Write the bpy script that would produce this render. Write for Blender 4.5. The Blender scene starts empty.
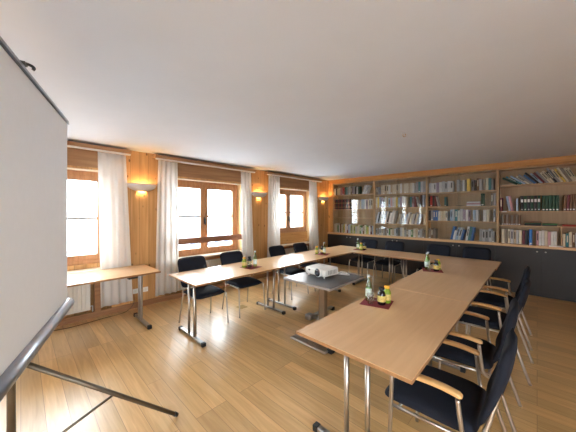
import bpy, bmesh, math, random
from mathutils import Vector, Matrix
random.seed(7)
C = bpy.context.scene.collection
PI = math.pi

# ------------------------------------------------------------------ materials
def new_mat(name):
    m = bpy.data.materials.new(name); m.use_nodes = True
    nt = m.node_tree
    return m, nt, nt.nodes['Principled BSDF']

def plain(name, col, rough=0.5, metal=0.0, spec=0.5, noise=0.0, nscale=20.0, bump=0.0, sheen=0.0):
    m, nt, b = new_mat(name)
    b.inputs['Base Color'].default_value = (*col, 1)
    b.inputs['Roughness'].default_value = rough
    b.inputs['Metallic'].default_value = metal
    b.inputs['Specular IOR Level'].default_value = spec
    if sheen: b.inputs['Sheen Weight'].default_value = sheen
    if noise or bump:
        tc = nt.nodes.new('ShaderNodeTexCoord'); nz = nt.nodes.new('ShaderNodeTexNoise')
        nz.inputs['Scale'].default_value = nscale; nz.inputs['Detail'].default_value = 4
        nt.links.new(tc.outputs['Object'], nz.inputs['Vector'])
        if noise:
            r = nt.nodes.new('ShaderNodeValToRGB')
            r.color_ramp.elements[0].position = 0.3; r.color_ramp.elements[1].position = 0.7
            r.color_ramp.elements[0].color = (*[c*(1-noise) for c in col], 1)
            r.color_ramp.elements[1].color = (*[min(1, c*(1+noise)) for c in col], 1)
            nt.links.new(nz.outputs['Fac'], r.inputs['Fac']); nt.links.new(r.outputs['Color'], b.inputs['Base Color'])
        if bump:
            bp = nt.nodes.new('ShaderNodeBump'); bp.inputs['Strength'].default_value = bump
            bp.inputs['Distance'].default_value = 0.002
            nt.links.new(nz.outputs['Fac'], bp.inputs['Height']); nt.links.new(bp.outputs['Normal'], b.inputs['Normal'])
    return m

def wood(name, c1, c2, axis='x', rough=0.4, scale=1.0, knots=False, board=0.0, board_axis='y', spec=0.4, coat=0.0):
    """grain runs along axis; boards are board metres wide across board_axis"""
    m, nt, b = new_mat(name)
    L = nt.links.new; N = nt.nodes.new
    tc = N('ShaderNodeTexCoord'); mp = N('ShaderNodeMapping')
    s = [22*scale]*3; s['xyz'.index(axis)] = 1.3*scale
    mp.inputs['Scale'].default_value = s
    L(tc.outputs['Object'], mp.inputs['Vector'])
    src = tc.outputs['Object']
    vec = mp.outputs['Vector']
    bidx = None
    if board:
        sep = N('ShaderNodeSeparateXYZ'); L(src, sep.inputs[0])
        dv = N('ShaderNodeMath'); dv.operation = 'DIVIDE'; dv.inputs[1].default_value = board
        L(sep.outputs['xyz'.index(board_axis)], dv.inputs[0])
        fl = N('ShaderNodeMath'); fl.operation = 'FLOOR'; L(dv.outputs[0], fl.inputs[0])
        fr = N('ShaderNodeMath'); fr.operation = 'FRACT'; L(dv.outputs[0], fr.inputs[0])
        wn = N('ShaderNodeTexWhiteNoise'); wn.noise_dimensions = '1D'; L(fl.outputs[0], wn.inputs['W'])
        ad = N('ShaderNodeVectorMath'); ad.operation = 'MULTIPLY_ADD'
        ad.inputs[1].default_value = (9, 9, 9)
        L(wn.outputs['Color'], ad.inputs[0]); L(mp.outputs['Vector'], ad.inputs[2])
        vec = ad.outputs[0]; bidx = wn
    nz = N('ShaderNodeTexNoise'); nz.inputs['Scale'].default_value = 1.0; nz.inputs['Detail'].default_value = 6
    nz.inputs['Distortion'].default_value = 0.6
    L(vec, nz.inputs['Vector'])
    rp = N('ShaderNodeValToRGB')
    rp.color_ramp.elements[0].position = 0.32; rp.color_ramp.elements[1].position = 0.68
    rp.color_ramp.elements[0].color = (*c1, 1); rp.color_ramp.elements[1].color = (*c2, 1)
    L(nz.outputs['Fac'], rp.inputs['Fac'])
    out = rp.outputs['Color']
    def mul(a, fac_out, col):
        mx = N('ShaderNodeMix'); mx.data_type = 'RGBA'; mx.blend_type = 'MIX'
        L(fac_out, mx.inputs['Factor']); L(a, mx.inputs['A']); mx.inputs['B'].default_value = (*col, 1)
        return mx.outputs['Result']
    if board:
        hs = N('ShaderNodeHueSaturation')
        mr = N('ShaderNodeMapRange'); mr.inputs['To Min'].default_value = 0.86; mr.inputs['To Max'].default_value = 1.1
        L(bidx.outputs['Value'], mr.inputs['Value']); L(mr.outputs[0], hs.inputs['Value']); L(out, hs.inputs['Color'])
        out = hs.outputs['Color']
        ln = N('ShaderNodeMath'); ln.operation = 'LESS_THAN'; ln.inputs[1].default_value = 0.03
        L(fr.outputs[0], ln.inputs[0])
        out = mul(out, ln.outputs[0], tuple(c*0.45 for c in c1))
    if knots:
        mk = N('ShaderNodeMapping'); ks = [8.5]*3; ks['xyz'.index(axis)] = 4.6
        mk.inputs['Scale'].default_value = ks; L(tc.outputs['Object'], mk.inputs['Vector'])
        vo = N('ShaderNodeTexVoronoi'); vo.inputs['Scale'].default_value = 1.0; L(mk.outputs['Vector'], vo.inputs['Vector'])
        kr = N('ShaderNodeValToRGB')
        kr.color_ramp.elements[0].position = 0.07; kr.color_ramp.elements[0].color = (1, 1, 1, 1)
        kr.color_ramp.elements[1].position = 0.15; kr.color_ramp.elements[1].color = (0, 0, 0, 1)
        L(vo.outputs['Distance'], kr.inputs['Fac'])
        out = mul(out, kr.outputs['Color'], tuple(c*0.35 for c in c1))
    L(out, b.inputs['Base Color'])
    b.inputs['Roughness'].default_value = rough
    b.inputs['Specular IOR Level'].default_value = spec
    b.inputs['Coat Weight'].default_value = coat
    b.inputs['Coat Roughness'].default_value = 0.2
    return m

def floor_mat():
    m, nt, b = new_mat('oak_floor'); L = nt.links.new; N = nt.nodes.new
    tc = N('ShaderNodeTexCoord'); br = N('ShaderNodeTexBrick')
    br.inputs['Scale'].default_value = 1.0; br.inputs['Brick Width'].default_value = 1.9
    br.inputs['Row Height'].default_value = 0.135; br.inputs['Mortar Size'].default_value = 0.0022
    br.inputs['Mortar Smooth'].default_value = 0.3; br.offset = 0.37; br.offset_frequency = 3
    br.inputs['Color1'].default_value = (0, 0, 0, 1); br.inputs['Color2'].default_value = (1, 1, 1, 1)
    br.inputs['Mortar'].default_value = (0.5, 0.5, 0.5, 1)
    L(tc.outputs['Object'], br.inputs['Vector'])
    mp = N('ShaderNodeMapping'); mp.inputs['Scale'].default_value = (1.0, 16, 1); L(tc.outputs['Object'], mp.inputs['Vector'])
    ad = N('ShaderNodeVectorMath'); ad.operation = 'MULTIPLY_ADD'; ad.inputs[1].default_value = (13, 7, 5)
    L(br.outputs['Color'], ad.inputs[0]); L(mp.outputs['Vector'], ad.inputs[2])
    nz = N('ShaderNodeTexNoise'); nz.inputs['Scale'].default_value = 1.6; nz.inputs['Detail'].default_value = 7
    nz.inputs['Distortion'].default_value = 1.2; L(ad.outputs[0], nz.inputs['Vector'])
    rp = N('ShaderNodeValToRGB'); rp.color_ramp.elements[0].position = 0.3; rp.color_ramp.elements[1].position = 0.72
    rp.color_ramp.elements[0].color = (0.54, 0.315, 0.115, 1); rp.color_ramp.elements[1].color = (0.72, 0.465, 0.20, 1)
    L(nz.outputs['Fac'], rp.inputs['Fac'])
    hs = N('ShaderNodeHueSaturation'); mr = N('ShaderNodeMapRange')
    mr.inputs['To Min'].default_value = 0.82; mr.inputs['To Max'].default_value = 1.12
    L(br.outputs['Color'], mr.inputs['Value']); L(mr.outputs[0], hs.inputs['Value']); L(rp.outputs['Color'], hs.inputs['Color'])
    mx = N('ShaderNodeMix'); mx.data_type = 'RGBA'
    L(br.outputs['Fac'], mx.inputs['Factor']); L(hs.outputs['Color'], mx.inputs['A']); mx.inputs['B'].default_value = (0.34, 0.18, 0.07, 1)
    L(mx.outputs['Result'], b.inputs['Base Color'])
    r2 = N('ShaderNodeMapRange'); r2.inputs['To Min'].default_value = 0.26; r2.inputs['To Max'].default_value = 0.42
    L(nz.outputs['Fac'], r2.inputs['Value']); L(r2.outputs[0], b.inputs['Roughness'])
    b.inputs['Specular IOR Level'].default_value = 0.6
    b.inputs['Coat Weight'].default_value = 0.5; b.inputs['Coat Roughness'].default_value = 0.28
    return m

def glass_mat(name, tint=(0.96, 0.98, 0.97), refl=0.06, edge=0.5):
    m = bpy.data.materials.new(name); m.use_nodes = True; nt = m.node_tree; nt.nodes.clear()
    N = nt.nodes.new; L = nt.links.new
    o = N('ShaderNodeOutputMaterial'); t = N('ShaderNodeBsdfTransparent'); g = N('ShaderNodeBsdfGlossy')
    t.inputs['Color'].default_value = (*tint, 1); g.inputs['Roughness'].default_value = 0.015
    lw = N('ShaderNodeLayerWeight'); lw.inputs['Blend'].default_value = 0.25
    mr = N('ShaderNodeMapRange'); mr.inputs['To Min'].default_value = refl; mr.inputs['To Max'].default_value = edge
    L(lw.outputs['Facing'], mr.inputs['Value'])
    mx = N('ShaderNodeMixShader'); L(mr.outputs[0], mx.inputs['Fac']); L(t.outputs[0], mx.inputs[1]); L(g.outputs[0], mx.inputs[2])
    L(mx.outputs[0], o.inputs['Surface'])
    return m

def cloth_mat(name, col, trans=0.45):
    m = bpy.data.materials.new(name); m.use_nodes = True; nt = m.node_tree; nt.nodes.clear()
    N = nt.nodes.new; L = nt.links.new
    o = N('ShaderNodeOutputMaterial'); d = N('ShaderNodeBsdfDiffuse'); t = N('ShaderNodeBsdfTranslucent')
    tc = N('ShaderNodeTexCoord'); w = N('ShaderNodeTexNoise'); w.inputs['Scale'].default_value = 180
    L(tc.outputs['Object'], w.inputs['Vector'])
    r = N('ShaderNodeValToRGB'); r.color_ramp.elements[0].color = (*[c*0.94 for c in col], 1); r.color_ramp.elements[1].color = (*col, 1)
    L(w.outputs['Fac'], r.inputs['Fac']); L(r.outputs['Color'], d.inputs['Color']); L(r.outputs['Color'], t.inputs['Color'])
    mx = N('ShaderNodeMixShader'); mx.inputs['Fac'].default_value = trans
    L(d.outputs[0], mx.inputs[1]); L(t.outputs[0], mx.inputs[2]); L(mx.outputs[0], o.inputs['Surface'])
    return m

def emit_mat(name, col, s):
    m, nt, b = new_mat(name)
    b.inputs['Emission Color'].default_value = (*col, 1); b.inputs['Emission Strength'].default_value = s
    b.inputs['Base Color'].default_value = (*col, 1)
    return m

M = {}
M['floor'] = floor_mat()
M['ceiling'] = plain('ceiling_plaster', (0.59, 0.62, 0.66), 0.9, spec=0.2, noise=0.015, nscale=3)
M['pine'] = wood('knotty_pine', (0.46, 0.23, 0.075), (0.62, 0.35, 0.14), 'z', 0.5, 0.8, True, 0.14, 'y')
M['pine_back'] = wood('knotty_pine_back', (0.54, 0.25, 0.07), (0.72, 0.39, 0.14), 'z', 0.5, 0.8, True, 0.14, 'x')
M['pine_y'] = wood('pine_board_lengthwise', (0.50, 0.24, 0.075), (0.66, 0.36, 0.13), 'y', 0.5, 0.8, True)
M['pine_x'] = wood('pine_fascia', (0.45, 0.20, 0.05), (0.56, 0.28, 0.085), 'x', 0.5, 0.8)
M['pine_dark'] = wood('brown_stained_pine', (0.23, 0.105, 0.045), (0.34, 0.17, 0.075), 'y', 0.5, 0.8)
M['frame'] = wood('window_frame_larch', (0.40, 0.19, 0.085), (0.52, 0.27, 0.13), 'z', 0.4, 1.0)
M['rail_bar'] = wood('red_brown_rail', (0.27, 0.115, 0.06), (0.38, 0.18, 0.10), 'y', 0.4, 1.0)
M['pelmet'] = wood('brown_pelmet', (0.27, 0.14, 0.06), (0.38, 0.21, 0.095), 'y', 0.5, 0.8)
M['lintel'] = plain('cream_soffit', (0.62, 0.50, 0.34), 0.6, noise=0.05)
M['reveal'] = wood('pale_pine_reveal', (0.66, 0.45, 0.22), (0.80, 0.60, 0.34), 'z', 0.5, 0.8)
M['sill'] = plain('pale_sill_board', (0.74, 0.66, 0.54), 0.3, noise=0.05)
M['beech_y'] = wood('beech_laminate_long_y', (0.72, 0.435, 0.215), (0.80, 0.51, 0.27), 'y', 0.30, 0.8, coat=0.35)
M['beech_x'] = wood('beech_laminate_long_x', (0.72, 0.435, 0.215), (0.80, 0.51, 0.27), 'x', 0.30, 0.8, coat=0.35)
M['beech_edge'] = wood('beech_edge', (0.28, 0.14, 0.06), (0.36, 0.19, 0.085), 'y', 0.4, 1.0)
M['arm'] = wood('beech_arm', (0.56, 0.31, 0.115), (0.70, 0.42, 0.17), 'x', 0.35, 1.4, coat=0.2)
M['shelf'] = wood('shelf_beech', (0.47, 0.29, 0.145), (0.58, 0.38, 0.20), 'x', 0.45, 0.8)
M['shelf_z'] = wood('shelf_beech_upright', (0.47, 0.29, 0.145), (0.58, 0.38, 0.20), 'z', 0.45, 0.8)
M['shelf_back'] = wood('shelf_back_panel', (0.36, 0.24, 0.13), (0.44, 0.30, 0.17), 'z', 0.5, 0.8)
M['counter'] = wood('counter_beech', (0.56, 0.33, 0.155), (0.68, 0.43, 0.22), 'x', 0.35, 0.8)
M['anthracite'] = plain('anthracite_laminate', (0.019, 0.0165, 0.0165), 0.5, noise=0.08, nscale=6)
M['fabric'] = plain('black_navy_upholstery', (0.010, 0.012, 0.020), 0.85, spec=0.25, noise=0.2, nscale=300, bump=0.3)
M['chrome'] = plain('satin_chrome', (0.47, 0.43, 0.38), 0.36, metal=1.0, noise=0.04, nscale=30)
M['steel'] = plain('brushed_steel', (0.42, 0.41, 0.40), 0.35, metal=1.0, noise=0.05, nscale=30)
M['alu'] = plain('blue_grey_aluminium', (0.30, 0.32, 0.36), 0.35, metal=0.85, noise=0.04, nscale=20)
M['bronze'] = plain('dark_bronze_tube', (0.13, 0.105, 0.075), 0.4, metal=0.6, noise=0.06, nscale=20)
M['black'] = plain('black_plastic', (0.012, 0.012, 0.013), 0.45, noise=0.05)
M['white'] = plain('white_plastic', (0.78, 0.77, 0.73), 0.4, noise=0.01)
M['lens'] = plain('lens_glass', (0.02, 0.022, 0.03), 0.05, spec=0.9, noise=0.1)
M['radiator'] = plain('radiator_enamel', (0.72, 0.69, 0.62), 0.4, noise=0.02)
M['screen'] = plain('matte_screen_cloth', (0.80, 0.82, 0.84), 0.7, spec=0.3, noise=0.01)
M['dark_edge'] = plain('screen_edge_rail', (0.05, 0.055, 0.065), 0.4, metal=0.5, noise=0.05)
M['curtain'] = cloth_mat('white_curtain_cloth', (0.90, 0.88, 0.85), 0.5)
M['sconce'] = plain('sconce_plaster', (0.60, 0.57, 0.56), 0.7, noise=0.02)
M['bulb'] = emit_mat('warm_bulb', (1.0, 0.72, 0.36), 12)
M['grey_top'] = plain('grey_laminate', (0.11, 0.112, 0.12), 0.3, noise=0.06, nscale=8)
M['grey_edge'] = plain('grey_edge_band', (0.30, 0.27, 0.25), 0.4, noise=0.05)
M['col'] = wood('bronze_column', (0.20, 0.14, 0.085), (0.27, 0.19, 0.12), 'z', 0.35, 1.0)
M['napkin'] = plain('maroon_napkin', (0.26, 0.03, 0.04), 0.85, noise=0.12, nscale=60)
M['glass'] = glass_mat('clear_glass', (0.98, 0.99, 0.985), 0.05, 0.6)
M['pane'] = glass_mat('window_glass', (0.97, 0.985, 0.98), 0.04, 0.4)
M['case_glass'] = glass_mat('bookcase_glass', (0.95, 0.965, 0.965), 0.018, 0.30)
M['green_glass'] = glass_mat('green_bottle_glass', (0.66, 0.86, 0.50), 0.07, 0.5)
M['bottle_label'] = plain('pale_bottle_label', (0.62, 0.72, 0.66), 0.5, noise=0.25, nscale=70)
M['cap'] = plain('silver_cap', (0.55, 0.60, 0.58), 0.35, metal=0.4, noise=0.04)
M['juice_dark'] = plain('dark_juice', (0.012, 0.008, 0.010), 0.08, spec=0.8, noise=0.1)
M['juice_green'] = plain('yellow_green_juice', (0.22, 0.33, 0.03), 0.1, spec=0.8, noise=0.1)
M['label_yel'] = plain('yellow_label', (0.66, 0.52, 0.16), 0.5, noise=0.25, nscale=60)
M['cap_org'] = plain('orange_yellow_cap', (0.80, 0.42, 0.02), 0.4, noise=0.05)
M['brass'] = plain('aged_brass', (0.45, 0.30, 0.12), 0.35, metal=0.8, noise=0.05)
M['snow'] = plain('snow', (0.62, 0.65, 0.70), 0.9, noise=0.04, nscale=0.3)
M['plaster_house'] = plain('house_render', (0.55, 0.58, 0.66), 0.9, noise=0.05)
M['house_window'] = plain('house_window_dark', (0.05, 0.08, 0.14), 0.3, noise=0.05)
M['conifer'] = plain('frosted_conifer', (0.30, 0.35, 0.38), 0.9, noise=0.3, nscale=3)
M['paper'] = plain('white_paper', (0.80, 0.79, 0.76), 0.7, noise=0.01)
M['pages'] = plain('book_pages', (0.70, 0.64, 0.52), 0.9, noise=0.05, nscale=200)
M['red_cloth'] = plain('red_cloth', (0.42, 0.06, 0.04), 0.8, noise=0.1)

# ------------------------------------------------------------------ mesh helpers
def box(bm, x0, x1, y0, y1, z0, z1, bev=0.0, seg=2, mi=0):
    r = bmesh.ops.create_cube(bm, size=1.0)
    vs = r['verts']
    for v in vs:
        v.co = Vector((x0+(v.co.x+.5)*(x1-x0), y0+(v.co.y+.5)*(y1-y0), z0+(v.co.z+.5)*(z1-z0)))
    fs = set(f for v in vs for f in v.link_faces)
    for f in fs: f.material_index = mi
    if bev:
        es = list(set(e for v in vs for e in v.link_edges))
        r = bmesh.ops.bevel(bm, geom=es, offset=bev, segments=seg, affect='EDGES', profile=0.5, material=-1)
        for f in r['faces']: f.material_index = mi; f.smooth = True
    return bm

def tube(bm, pts, r, n=10, caps=True, mi=0):
    pts = [Vector(p) for p in pts]; rings = []
    rr = r if isinstance(r, (list, tuple)) else [r]*len(pts)
    up = None
    for i, p in enumerate(pts):
        if i == 0: t = pts[1]-pts[0]
        elif i == len(pts)-1: t = pts[-1]-pts[-2]
        else: t = (pts[i+1]-pts[i]).normalized()+(pts[i]-pts[i-1]).normalized()
        t.normalize()
        if up is None:
            up = Vector((0, 0, 1)) if abs(t.z) < 0.9 else Vector((1, 0, 0))
        a = t.cross(up).normalized(); b = a.cross(t).normalized(); up = b
        rings.append([bm.verts.new(p+a*math.cos(2*PI*k/n)*rr[i]+b*math.sin(2*PI*k/n)*rr[i]) for k in range(n)])
    for i in range(len(rings)-1):
        for k in range(n):
            f = bm.faces.new((rings[i][k], rings[i][(k+1) % n], rings[i+1][(k+1) % n], rings[i+1][k])); f.smooth = True; f.material_index = mi
    if caps:
        for rg in (rings[0], rings[-1][::-1]):
            f = bm.faces.new(rg); f.material_index = mi
    return bm

def smooth_pts(pts, n=6):
    """Catmull-Rom through pts"""
    P = [Vector(p) for p in pts]; P = [P[0]]+P+[P[-1]]; out = []
    for i in range(1, len(P)-2):
        for k in range(n):
            t = k/n
            out.append(0.5*((2*P[i])+(-P[i-1]+P[i+1])*t+(2*P[i-1]-5*P[i]+4*P[i+1]-P[i+2])*t*t+(-P[i-1]+3*P[i]-3*P[i+1]+P[i+2])*t**3))
    out.append(P[-2]); return out

def lathe(bm, prof, cx=0, cy=0, n=20, mi=0):
    rings = []
    for r, z in prof:
        rings.append([bm.verts.new((cx+r*math.cos(2*PI*k/n), cy+r*math.sin(2*PI*k/n), z)) for k in range(n)])
    for i in range(len(rings)-1):
        for k in range(n):
            f = bm.faces.new((rings[i][k], rings[i][(k+1) % n], rings[i+1][(k+1) % n], rings[i+1][k])); f.smooth = True; f.material_index = mi
    bm.faces.new(rings[0][::-1]).material_index = mi
    bm.faces.new(rings[-1]).material_index = mi
    return bm

def obj(name, bm, mats, parent=None, loc=(0, 0, 0), rotz=0.0):
    bmesh.ops.recalc_face_normals(bm, faces=bm.faces[:])
    me = bpy.data.meshes.new(name); bm.to_mesh(me); bm.free()
    if not isinstance(mats, (list, tuple)): mats = [mats]
    for m in mats: me.materials.append(m)
    o = bpy.data.objects.new(name, me); C.objects.link(o)
    o.location = loc; o.rotation_euler = (0, 0, rotz)
    if parent: o.parent = parent
    return o
B = bmesh.new

def thing(name, label, cat, loc=(0, 0, 0), rotz=0.0, group=None):
    o = bpy.data.objects.new(name, None); C.objects.link(o); o.empty_display_size = 0.1
    o.location = loc; o.rotation_euler = (0, 0, rotz); tag(o, label, cat, group); return o
def tag(o, label, cat, group=None):
    o['label'] = label; o['category'] = cat
    if group: o['group'] = group
    return o
def struct(name, bm, m, loc=(0, 0, 0), parent=None):
    o = obj(name, bm, m, parent, loc)
    if parent is None: o['kind'] = 'structure'
    return o
def copy_tree(o, parent=None):
    c = o.copy(); C.objects.link(c); c.parent = parent
    for ch in list(o.children): copy_tree(ch, c)
    return c
def dup(root, label, loc, rotz=0.0, group=None):
    c = copy_tree(root); c.location = loc; c.rotation_euler = (0, 0, rotz); c['label'] = label
    if group: c['group'] = group
    return c

# ------------------------------------------------------------------ room shell
XW, YB, H = -4.85, 7.2, 2.63
XR, YF = 2.2, -4.2
bm = B(); box(bm, XW-0.3, XR+0.1, YF-0.1, YB+0.1, -0.1, 0); struct('floor', bm, M['floor'])
bm = B(); box(bm, XW-0.3, XR+0.1, YF-0.1, YB+0.1, H, H+0.1); struct('ceiling', bm, M['ceiling'])
WIN = [(-0.75, 1.0, 0.80), (1.83, 3.53, 0.72), (4.43, 6.02, 1.04), (-3.35, -1.65, 0.80)]    # y0, y1, bottom of the frame; the last, unseen, is added for brightness
LZ = 2.25
bm = B()
edges = [YF-0.1]+[v for w in sorted(WIN) for v in w[:2]]+[YB+0.1]
for i in range(0, len(edges), 2): box(bm, XW-0.3, XW, edges[i], edges[i+1], 0, H)
for y0, y1, zb in WIN:
    box(bm, XW-0.3, XW, y0, y1, LZ, H)
    box(bm, XW-0.3, XW-0.17, y0, y1, 0, zb)
struct('wall_left', bm, M['pine'])
bm = B(); box(bm, XW-0.3, XR+0.1, YB, YB+0.1, 0, H); struct('wall_back', bm, M['pine_back'])
FILL_RWIN = [(-3.6, -1.9), (-1.2, 0.5)]  # unseen right-wall windows, added to brighten the room
bm = B(); ex = [YF]+[v for w in FILL_RWIN for v in w]+[YB]
for i in range(0, len(ex), 2): box(bm, XR, XR+0.1, ex[i], ex[i+1], 0, H)
for a, b in FILL_RWIN: box(bm, XR, XR+0.1, a, b, 0, 0.8); box(bm, XR, XR+0.1, a, b, LZ, H)
struct('wall_right', bm, M['pine'])
for n, (a, b) in enumerate(FILL_RWIN):
    fr = B(); t = 0.07; y0, y1 = XR+0.02, XR+0.09
    for q in ((a, a+t, 0.8, LZ), (b-t, b, 0.8, LZ), ((a+b)/2-t/2, (a+b)/2+t/2, 0.8+t, LZ-t)): box(fr, y0, y1, q[0], q[1], q[2], q[3], 0.004)
    box(fr, y0, y1, a+t, b-t, 0.8, 0.8+t, 0.004); box(fr, y0, y1, a+t, b-t, LZ-t, LZ, 0.004)
    wf = struct('window_%d' % (7+n), fr, M['frame'])  # added window out of view, lets in fill daylight
    for u, v in ((a+t, (a+b)/2-t/2), ((a+b)/2+t/2, b-t)):
        g = B(); box(g, XR+0.052, XR+0.058, u, v, 0.8+t, LZ-t); obj('pane', g, M['case_glass'], wf)
FILL_FWIN = [(0.35, 2.0)]  # unseen window behind the camera, added for extra daylight
bm = B(); ex = [XW]+[v for w in FILL_FWIN for v in w]+[XR]
for i in range(0, len(ex), 2): box(bm, ex[i], ex[i+1], YF-0.1, YF, 0, H)
for a, b in FILL_FWIN: box(bm, a, b, YF-0.1, YF, 0, 0.8); box(bm, a, b, YF-0.1, YF, LZ, H)
struct('wall_front', bm, M['pine_back'])
for n, (a, b) in enumerate(FILL_FWIN):
    fr = B(); t = 0.07; y0, y1 = YF-0.09, YF-0.02
    for q in ((a, a+t, 0.8, LZ), (b-t, b, 0.8, LZ), ((a+b)/2-t/2, (a+b)/2+t/2, 0.8+t, LZ-t)): box(fr, q[0], q[1], y0, y1, q[2], q[3], 0.004)
    box(fr, a+t, b-t, y0, y1, 0.8, 0.8+t, 0.004); box(fr, a+t, b-t, y0, y1, LZ-t, LZ, 0.004)
    wf = struct('window_%d' % (5+n), fr, M['pine_x'])  # added fill window, never in view
    for u, v in ((a+t, (a+b)/2-t/2), ((a+b)/2+t/2, b-t)):
        g = B(); box(g, u, v, YF-0.058, YF-0.052, 0.8+t, LZ-t); obj('pane', g, M['case_glass'], wf)
# soffits and reveals of the window recesses
for i, (y0, y1, zb) in enumerate(WIN):
    bm = B(); box(bm, XW-0.28, XW+0.004, y0+0.012, y1-0.012, LZ-0.012, LZ); struct('trim_%d' % (i+1), bm, M['lintel'])
    bm = B()
    box(bm, XW-0.28, XW+0.003, y0, y0+0.012, 0.74, LZ); box(bm, XW-0.28, XW+0.003, y1-0.012, y1, 0.74, LZ)
    struct('trim_%d' % (i+30), bm, M['reveal'])
# sills with a brown apron under them
for i, (y0, y1, zb) in enumerate(WIN):
    bm = B(); box(bm, XW-0.22 if zb > 0.9 else XW-0.19, XW+0.05, y0-0.0, y1+0.0, 0.70, 0.73, 0.004)
    o = struct('trim_%d' % (i+40), bm, M['sill'])
    bm = B(); box(bm, XW+0.01, XW+0.035, y0, y1, 0.635, 0.70, 0.003)
    struct('trim_%d' % (i+50), bm, M['pine_dark'])
bm = B(); box(bm, XW-0.05, XW+0.03, 0.775, 0.86, 0.095, 0.635, 0.003); struct('trim_13', bm, M['pine_dark'])
bm = B(); box(bm, XW-0.165, XW-0.15, WIN[2][0]+.012, WIN[2][1]-.012, 0.73, 1.04); struct('trim_14', bm, M['pine_y'])

# windows
def window(i, y0, y1, zb, glazing_z):
    x0, x1 = XW-0.27, XW-0.19
    y0 += 0.012; y1 -= 0.012; zt = LZ-0.012
    fr = B(); t = 0.062
    box(fr, x0, x1, y0, y0+t, zb, zt, 0.004); box(fr, x0, x1, y1-t, y1, zb, zt, 0.004)
    box(fr, x0, x1, y0+t, y1-t, zt-t, zt, 0.004); box(fr, x0, x1, y0+t, y1-t, zb, zb+t, 0.004)
    w = struct('window_%d' % i, fr, M['frame'])
    ym = (y0+y1)/2
    for k, (a, b) in enumerate(((y0+t, ym), (ym, y1-t))):
        s = B(); q = 0.082; xa, xb = x0+0.012, x1+0.012
        box(s, xa, xb, a+.002, a+q, zb+t, zt-t, 0.005); box(s, xa, xb, b-q, b-.002, zb+t, zt-t, 0.005)
        box(s, xa, xb, a+q, b-q, zb+t, zb+t+q, 0.005); box(s, xa, xb, a+q, b-q, zt-t-q, zt-t, 0.005)
        so = obj('sash', s, M['frame'], w)
        g = B(); box(g, (xa+xb)/2-0.003, (xa+xb)/2+0.003, a+q, b-q, zb+t+q, zt-t-q); obj('pane', g, M['pane'], so)
        mt = B(); box(mt, (xa+xb)/2-0.012, (xa+xb)/2+0.012, a+q, b-q, glazing_z-0.019, glazing_z+0.019); obj('glazing_bar', mt, M['grey_edge'], so)  # white bars in grey: their backlit shade is put into the colour
        if k == 0:
            hb = B(); xh = xb
            box(hb, xh, xh+0.012, ym-0.02+0.0, ym+0.012, 1.36, 1.50, 0.004)
            tube(hb, [(xh+0.01, ym-.004, 1.47), (xh+0.045, ym-.004, 1.47), (xh+0.05, ym-.004, 1.455), (xh+0.05, ym-.004, 1.34)], 0.011, 8)
            obj('handle', hb, M['black'], so)
    return w
window(1, *WIN[0], 1.51); window(2, *WIN[1], 1.52); window(3, *WIN[2], 1.60); window(4, *WIN[3], 1.51)  # the last of these is unseen, added to lift the room light

for n, (y0, y1, zb) in enumerate(WIN):
    bm = B(); box(bm, XW, XW+0.012, y0, y1, LZ+0.03, 2.53, 0.002); struct('trim_%d' % (60+n), bm, M['pelmet'])
# baseboards
bm = B()
for a, b in ((YF, 6.85),): box(bm, XW, XW+0.018, a, b, 0, 0.095, 0.003)
struct('baseboard_left', bm, M['pine_dark'])
bm = B(); box(bm, XR-0.018, XR, YF, YB, 0, 0.09, 0.003); struct('baseboard_right', bm, M['pine_dark'])
# fascia above the bookcases, pine post left of them
bm = B(); box(bm, XW, XR, 6.885, 6.915, 2.515, H); struct('trim_15', bm, M['pine_x'])
bm = B(); box(bm, XW, -4.69, 6.90, YB, 0.97, 2.515); struct('trim_16', bm, M['pine_back'])
bm = B(); box(bm, 0.79, XR, 6.90, YB, 0, 2.515); struct('trim_17', bm, M['pine_back'])
# pelmet boards with the curtain rail under them
for n, (a, b) in enumerate(((-0.9, 1.24), (1.60, 3.80), (4.17, 6.38))):
    bm = B(); box(bm, XW, XW+0.15, a, b, 2.545, 2.60, 0.003)
    struct('trim_%d' % (18+n), bm, M['pelmet'])
    where = ('behind the projection screen', 'over the middle window', 'over the window nearest the bookcases')[n]
    bm = B(); box(bm, XW+0.085, XW+0.125, a+0.02, b-0.005, 2.522, 2.545, 0.003)
    tag(obj('curtain_rail', bm, M['white']), 'white curtain rail '+where, 'curtain rail', 'curtain rails')

# brown rail across the middle window
bm = B(); box(bm, XW-0.05, XW-0.02, 1.843, 3.517, 0.985, 1.105, 0.004)
tag(obj('window_bar', bm, M['rail_bar']), 'reddish brown board fixed across the middle window', 'rail')

# radiators in the niches
def radiator(y0, y1, label):
    r = thing('radiator', label, 'radiator', (XW-0.055, (y0+y1)/2, 0.12), 0, 'radiators under the windows')
    w = (y1-y0)/2; bm = B()
    n = int((y1-y0)/0.05); d = (y1-y0)/n
    for k in range(n):
        a = -w+k*d
        box(bm, 0.0, 0.045, a+0.004, a+d-0.004, 0.02, 0.49, 0.006)
    box(bm, -0.03, 0.03, -w, w, 0.0, 0.50, 0.005)
    obj('panel', bm, M['radiator'], r)
    bm = B(); tube(bm, [(0, w-0.01, 0.05), (0, w+0.03, 0.05), (0, w+0.03, -0.12)], 0.009, 8); obj('pipe', bm, M['radiator'], r)
radiator(-0.5, 0.735, 'cream ribbed radiator under the left window, behind the side table')
radiator(1.95, 3.40, 'cream ribbed radiator under the middle window, behind two chairs')
radiator(4.55, 5.90, 'cream ribbed radiator under the window nearest the bookcases')

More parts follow.
